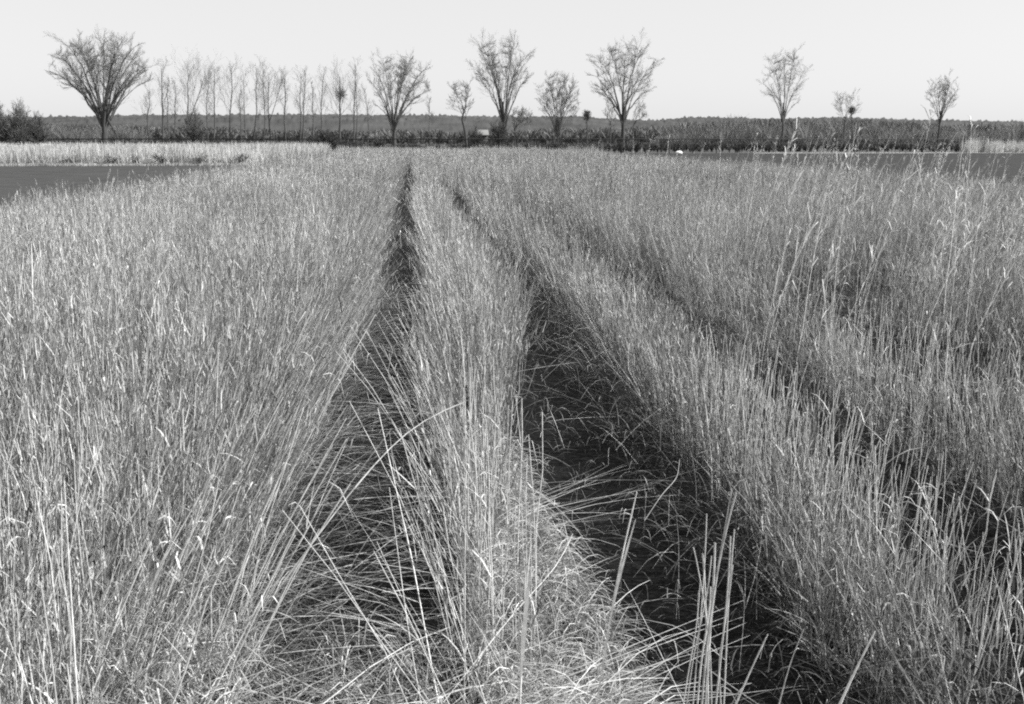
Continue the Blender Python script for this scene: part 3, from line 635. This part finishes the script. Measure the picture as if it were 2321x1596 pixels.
n = 560; Y = 4.5 + 30 * rng.random(n) ** 1.6; X = uni(1.6, 17, n); cl = fbm(X * .9, Y * .5 + 11); k = in_view(X, Y, 0) & (rng.random(n) < sst(.40, .62, cl) * sst(.15, .45, X / Y)); X, Y = X[k], Y[k]; n = len(X)
tall(X, Y, uni(1.2, 1.95, n), rng.normal(.2, .13, n), .0038 + .0003 * Y, shades(n, .55, .75, .5))
n = 150; Y = 3 + 16 * rng.random(n); X = uni(-5.5, -.6, n); k = in_view(X, Y, 0); X, Y = X[k], Y[k]; n = len(X)
tall(X, Y, uni(.95, 1.3, n), rng.normal(.28, .12, n), .003 + .0002 * Y, shades(n, .45, .65, .4))
def upright(n, x0, x1, y0, y1, h0, h1, sd, w0, w1, lo, hi, lean=0):
    X = uni(x0, x1, n); Y = uni(y0, y1, n); H = uni(h0, h1, n); t = np.linspace(0, 1, 6)[None]
    lx = rng.normal(lean, sd, n); ly = rng.normal(0, sd, n)
    P = np.stack([X[:, None] + lx[:, None] * H[:, None] * t ** 1.3, Y[:, None] + ly[:, None] * H[:, None] * t, H[:, None] * t], -1); P[:, 1:] += rng.normal(0, .004, (n, 5, 3))
    g.tubes(P, uni(w0, w1, n)[:, None] * .5 * np.array([[1.1, 1, .95, .9, .8, .7]]), uni(lo, hi, n), 4)
    for q in range(2):                      # split sheath blades at the nodes
        i0 = rng.integers(1, 5, n); p = P[np.arange(n), i0]; L = uni(.06, .22, n); a = uni(0, 6.28, n); el = uni(.6, 1.4, n); ts = np.linspace(0, 1, 4)[None]
        hor = L[:, None] * np.cos(el)[:, None] * ts; ver = L[:, None] * (np.sin(el)[:, None] * ts - uni(0, 1.3, n)[:, None] * ts ** 2.3)
        Q = np.stack([p[:, 0:1] + hor * np.cos(a)[:, None], p[:, 1:2] + hor * np.sin(a)[:, None], p[:, 2:3] + ver], -1)
        g.ribbons(Q, uni(.002, .0045, n)[:, None] * np.array([[.8, 1, .8, .15]]), nrm(np.stack([-np.sin(a), np.cos(a), rng.normal(0, .4, n)], -1)), uni(lo, hi, n))
upright(210, 1.4, 1.85, 2.7, 5, .5, .78, .10, .003, .0055, .5, .8)
upright(230, 2.65, 3.2, 2.2, 6, .5, .8, .10, .003, .0055, .5, .8)
upright(110, 1.7, 2.5, 1.9, 3.0, .35, .7, .14, .003, .0055, .55, .85, .05)
upright(120, -2.0, -.75, 1.6, 3.6, .55, .95, .05, .0026, .0046, .5, .75)
upright(120, -1.0, -.62, 2, 7, .6, .95, .08, .003, .005, .6, .85, .42)
upright(46, .12, .36, 2.4, 4.5, .6, 1.0, .04, .0026, .0042, .5, .8)
n = 60; Y = 6.5 + 5 * rng.random(n); X = Y * uni(.56, .72, n); tall(X, Y, uni(.9, 1.35, n), rng.normal(.55, .35, n), .005 + .0003 * Y, shades(n, .6, .8, .6))
n = 48; Y = 6 + 9 * rng.random(n); X = Y * uni(.36, .73, n); tall(X, Y, uni(1.45, 1.95, n), rng.normal(.22, .12, n), .005 + .0003 * Y, shades(n, .6, .8, .6))
upright(40, .08, .2, 2, 6, .6, .95, .1, .0026, .0042, .45, .75, -.35)
tag(g.build('tall_grass_stalks', M_grass), 'scattered taller pale stalks rising above the grass stand', 'grass', kind='stuff')

# pale far strip, with its rounded right end
def strip(name, label, xs0, xs1, y0, y1, rho, hmean, lo, hi, wid, shapef=None):
    g = Geo(); n = int((xs1 - xs0) * (y1 - y0) * rho); X = uni(xs0, xs1, n); Y = uni(y0, y1, n)
    if shapef is not None: k = shapef(X, Y); X, Y = X[k], Y[k]; n = len(X)
    h = hmean * (.6 + .8 * fbm(X / 2.2, Y / 3)) * uni(.7, 1.15, n); t = np.linspace(0, 1, 3)[None]
    patch = .6 + .75 * fbm(X * .45, Y * .4)
    for q in range(3):
        lx = rng.normal(.05, .16, n); ly = rng.normal(0, .14, n); hq = h * (1 if q == 0 else uni(.4, 1, n))
        P = np.stack([(X + rng.normal(0, .12, n) * (q > 0))[:, None] + lx[:, None] * h[:, None] * t, Y[:, None] + ly[:, None] * h[:, None] * t, hq[:, None] * t], -1)
        g.ribbons(P, (wid * uni(.7, 1.3, n))[:, None] * np.array([[1, .9, .35]]), rside(n), (lo + (hi - lo) * rng.random(n)) * patch)
    return tag(g.build(name, M_grass), label, 'grass', kind='stuff')
strip('pale_grass', 'bright pale tall grass strip beyond the mown field', -75, -7.6, 66, 112, 24, 1.15, .36, .64, .035,
      lambda X, Y: (X < -8.3 - 2.6 * ((Y - 88) / 24) ** 2 * 0 - .0 * Y) & (X < -11.2 + 3.0 * np.sin((Y - 66) / 46 * math.pi)))
strip('low_turf_grass', 'short tawny verge grass along the front of the pale strip', -70, -9, 64.6, 66.3, 50, .18, .35, .5, .03)
strip('plume_grass', 'clump of bright white plume grass beside the dark hedge', 70, 90, 113.5, 116, 30, 1.7, .55, .8, .05, lambda X, Y: vn(X / 1.3, Y) > .38)
strip('verge_grass', 'pale low grass verge under the hedge by the track', 42, 150, 115, 116.5, 9, .22, .35, .5, .04, lambda X, Y: vn(X / 3, 2) > .35)
# fringe at the far edge of the stand
strip('far_grass_fringe', 'ragged row of tall grass tufts along the far end of the stand', -7, 17.5, 86, 91, 16, 1.0, .35, .6, .03)

# ------------------------------------------------------------------ foreground stalks one can count
def stalk(name, label, pts, Y0, Y1=None, wid=.004, shade=.7, tip=.4, blade=None, grounded=True, group='pale stalks standing in the foreground', slope=0):
    n = len(pts); Ys = np.linspace(Y0, Y1 if Y1 is not None else Y0, n)
    P = np.array([np.array(at(x, y, Yq)) for (x, y), Yq in zip(pts, Ys)])
    if grounded:
        d = P[0] - P[1]; d = d / np.linalg.norm(d)
        if d[2] < -.2: bs = P[0] + d * (P[0][2] / -d[2])
        else: bs = P[0] * np.array([1, 1, 0])
        P = np.concatenate([bs[None], P])
    # smooth resample
    k = 16; s = np.concatenate([[0], np.cumsum(np.linalg.norm(np.diff(P, axis=0), axis=1))]); u = np.linspace(0, s[-1], k)
    Q = np.stack([np.interp(u, s, P[:, c]) for c in range(3)], -1)
    for _ in range(2): Q[1:-1] = (Q[:-2] + 2 * Q[1:-1] + Q[2:]) / 4
    b = Q[0].copy()
    root = empty(name, b, label, 'grass stalk', group)
    wv = wid * .5 * np.interp(np.linspace(0, 1, k), [0, .7, 1], [1, .85, tip]); g = Geo()
    shade = min(.85, shade * 1.3); nod = np.ones(k); nod[4::5] = 1.25
    g.tubes(Q[None], (wv * nod)[None], np.full(1, shade), 6); o = g.build('stem', M_stalk, root, True); local(o, b)
    if blade:
        g = Geo()
        for (t0, t1, sx, bw_) in blade:
            i0, i1 = int(t0 * (k - 1)), int(t1 * (k - 1)); seg = Q[i0:i1 + 1].copy(); m_ = len(seg); tt = np.linspace(0, 1, m_)
            seg[:, 0] += sx * tt ** 1.5; seg[:, 1] -= .004 + .01 * tt
            g.ribbons(seg[None], (bw_ * np.sin(np.clip(tt * 2.6 + .25, 0, 3.0)))[None], nrm(np.array([[.9, -.3, .1]])), np.full(1, shade * 1.08))
        o = g.build('leaf', M_stalk, root); local(o, b)
    return root
stalk('grass_stalk', 'stout short stalk with bright broad leaf wrapped round its top, bottom centre', [(1178, 1596), (1181, 1500), (1186, 1420), (1191, 1330), (1203, 1228)], 1.95, wid=.0055, shade=.7, blade=[(.62, .97, .004, .011)])
stalk('grass_stalk', 'tall straight stalk with split tip standing against the black second furrow', [(1352, 1596), (1370, 1480), (1400, 1300), (1425, 1190), (1443, 1114)], 2.0, wid=.0055, shade=.7, blade=[(.7, .99, .008, .006)])
stalk('grass_stalk', 'thin vertical stalk rising from the bottom edge into the middle row', [(1052, 1596), (1054, 1400), (1053, 1260), (1056, 1065)], 2.3, wid=.0033, shade=.55)
stalk('grass_stalk', 'long stalk leaning left up across the first furrow from the bottom edge', [(994, 1596), (965, 1440), (935, 1270), (895, 1100), (856, 925)], 2.3, 2.9, wid=.0045, shade=.55)
stalk('grass_stalk', 'thin stalk leaning left just beside the long leaning one', [(954, 1596), (925, 1430), (905, 1280), (882, 1105)], 2.25, 2.5, wid=.0033, shade=.5)
stalk('grass_stalk', 'long arching stalk sweeping right across the first furrow', [(697, 1245), (790, 1120), (881, 1015), (954, 951), (1053, 911)], 3.1, 3.3, wid=.0055, shade=.62)
stalk('grass_stalk', 'thinner straight stalk slanting up right over the first furrow', [(671, 1245), (706, 1187), (745, 1090), (790, 991)], 3.2, 3.3, wid=.004, shade=.58)
stalk('grass_stalk', 'slanting stalk lying up right over the bright mat of bent grass', [(1089, 1484), (1184, 1363), (1269, 1282), (1298, 1209)], 2.4, 2.7, wid=.0038, shade=.55)
stalk('grass_stalk', 'thick short blade leaning right at the bottom edge in the shadowed furrow', [(1903, 1596), (1930, 1535), (1983, 1430)], 2.0, wid=.0075, shade=.6)
stalk('grass_stalk', 'short stalk leaning right, right next to the tied bundle of stalks', [(1667, 1596), (1700, 1520), (1740, 1437)], 2.0, wid=.0055, shade=.5)
stalk('grass_stalk', 'slim stalk leaning right between the bundle and the thick short blade', [(1765, 1596), (1790, 1500), (1822, 1424)], 2.05, wid=.0035, shade=.42)
stalk('grass_stalk', 'bent pale stalk crossing the black furrow above the bundle', [(1460, 1180), (1500, 1120), (1535, 1083), (1540, 1040)], 3.0, 3.2, wid=.003, shade=.3, grounded=False)
stalk('grass_stalk', 'long stalk leaning left in the lower left corner', [(176, 1596), (163, 1380), (154, 1250), (146, 1090)], 2.1, wid=.0042, shade=.68)
stalk('grass_stalk', 'short bright stalk at the bottom edge of the lower left corner', [(73, 1596), (58, 1540), (40, 1480)], 1.9, wid=.004, shade=.65)
stalk('grass_stalk', 'curved pale stalk bending right, high in the left stand', [(310, 750), (328, 690), (352, 640), (385, 592), (402, 566)], 6.0, wid=.011, shade=.7)
stalk('grass_stalk', 'pale stalk slanting in from the left edge over the left stand', [(-20, 590), (30, 545), (75, 512), (130, 487)], 6.0, wid=.011, shade=.7)
stalk('grass_stalk', 'straight light stalk leaning right at the edge of the left stand', [(648, 1010), (672, 930), (700, 860), (712, 830)], 3.9, wid=.006, shade=.66)
stalk('grass_stalk', 'forked stalk at the far lower right with a wide open top', [(2190, 1596), (2215, 1500), (2230, 1420), (2247, 1310)], 2.2, wid=.0045, shade=.6, blade=[(.5, .98, .03, .004), (.5, .9, -.02, .004)])
# bundle
base = at(1598, 1596, 2.0); bx = np.array([base.x, base.y, 0.0])
root = empty('stalk_bundle', bx, 'thick upright bundle of cut stalks beside the black second furrow', 'stalk bundle')
BD = [((1590, 1596), (1602, 1450), (1625, 1290), (1650, 1180), (1668, 1116), .0055), ((1598, 1596), (1606, 1450), (1627, 1280), (1648, 1170), (1657, 1108), .004),
      ((1570, 1596), (1580, 1480), (1592, 1350), (1598, 1250), (1601, 1165), .0034), ((1612, 1596), (1610, 1480), (1598, 1380), (1580, 1280), (1571, 1240), .0038),
      ((1604, 1596), (1603, 1500), (1600, 1400), (1596, 1300), (1592, 1255), .0055), ((1622, 1596), (1634, 1480), (1645, 1380), (1652, 1290), (1655, 1215), .0045),
      ((1556, 1596), (1570, 1490), (1590, 1400), (1605, 1330), (1612, 1260), .0035), ((1640, 1596), (1645, 1490), (1648, 1400), (1655, 1300), (1664, 1200), .0042),
      ((1600, 1596), (1606, 1480), (1612, 1380), (1618, 1300), (1620, 1230), .006), ((1580, 1596), (1588, 1500), (1600, 1430), (1608, 1380), (1610, 1330), .005),
      ((1633, 1596), (1628, 1500), (1640, 1430), (1652, 1350), (1660, 1280), .004), ((1548, 1596), (1560, 1520), (1575, 1440), (1582, 1380), (1586, 1320), .0035)]
for k_, row in enumerate(BD):
    dy = rng.uniform(-.04, .04)
    P = np.array([np.array(at(x, y, 2.0 + dy)) for x, y in row[:5]]); d = nrm(P[0] - P[1]); P = np.concatenate([(P[0] + d * (P[0][2] / -d[2]))[None], P])
    s = np.linspace(0, 1, 6); u = np.linspace(0, 1, 14); Q = np.stack([np.interp(u, s, P[:, c]) for c in range(3)], -1); Q[1:-1] = (Q[:-2] + 2 * Q[1:-1] + Q[2:]) / 4
    g = Geo(); g.tubes(Q[None], (row[5] * .5 * np.linspace(1, .75, 14))[None], np.full(1, rng.uniform(.45, .7)), 6); o = g.build('stalk', M_stalk, root, True); local(o, bx)
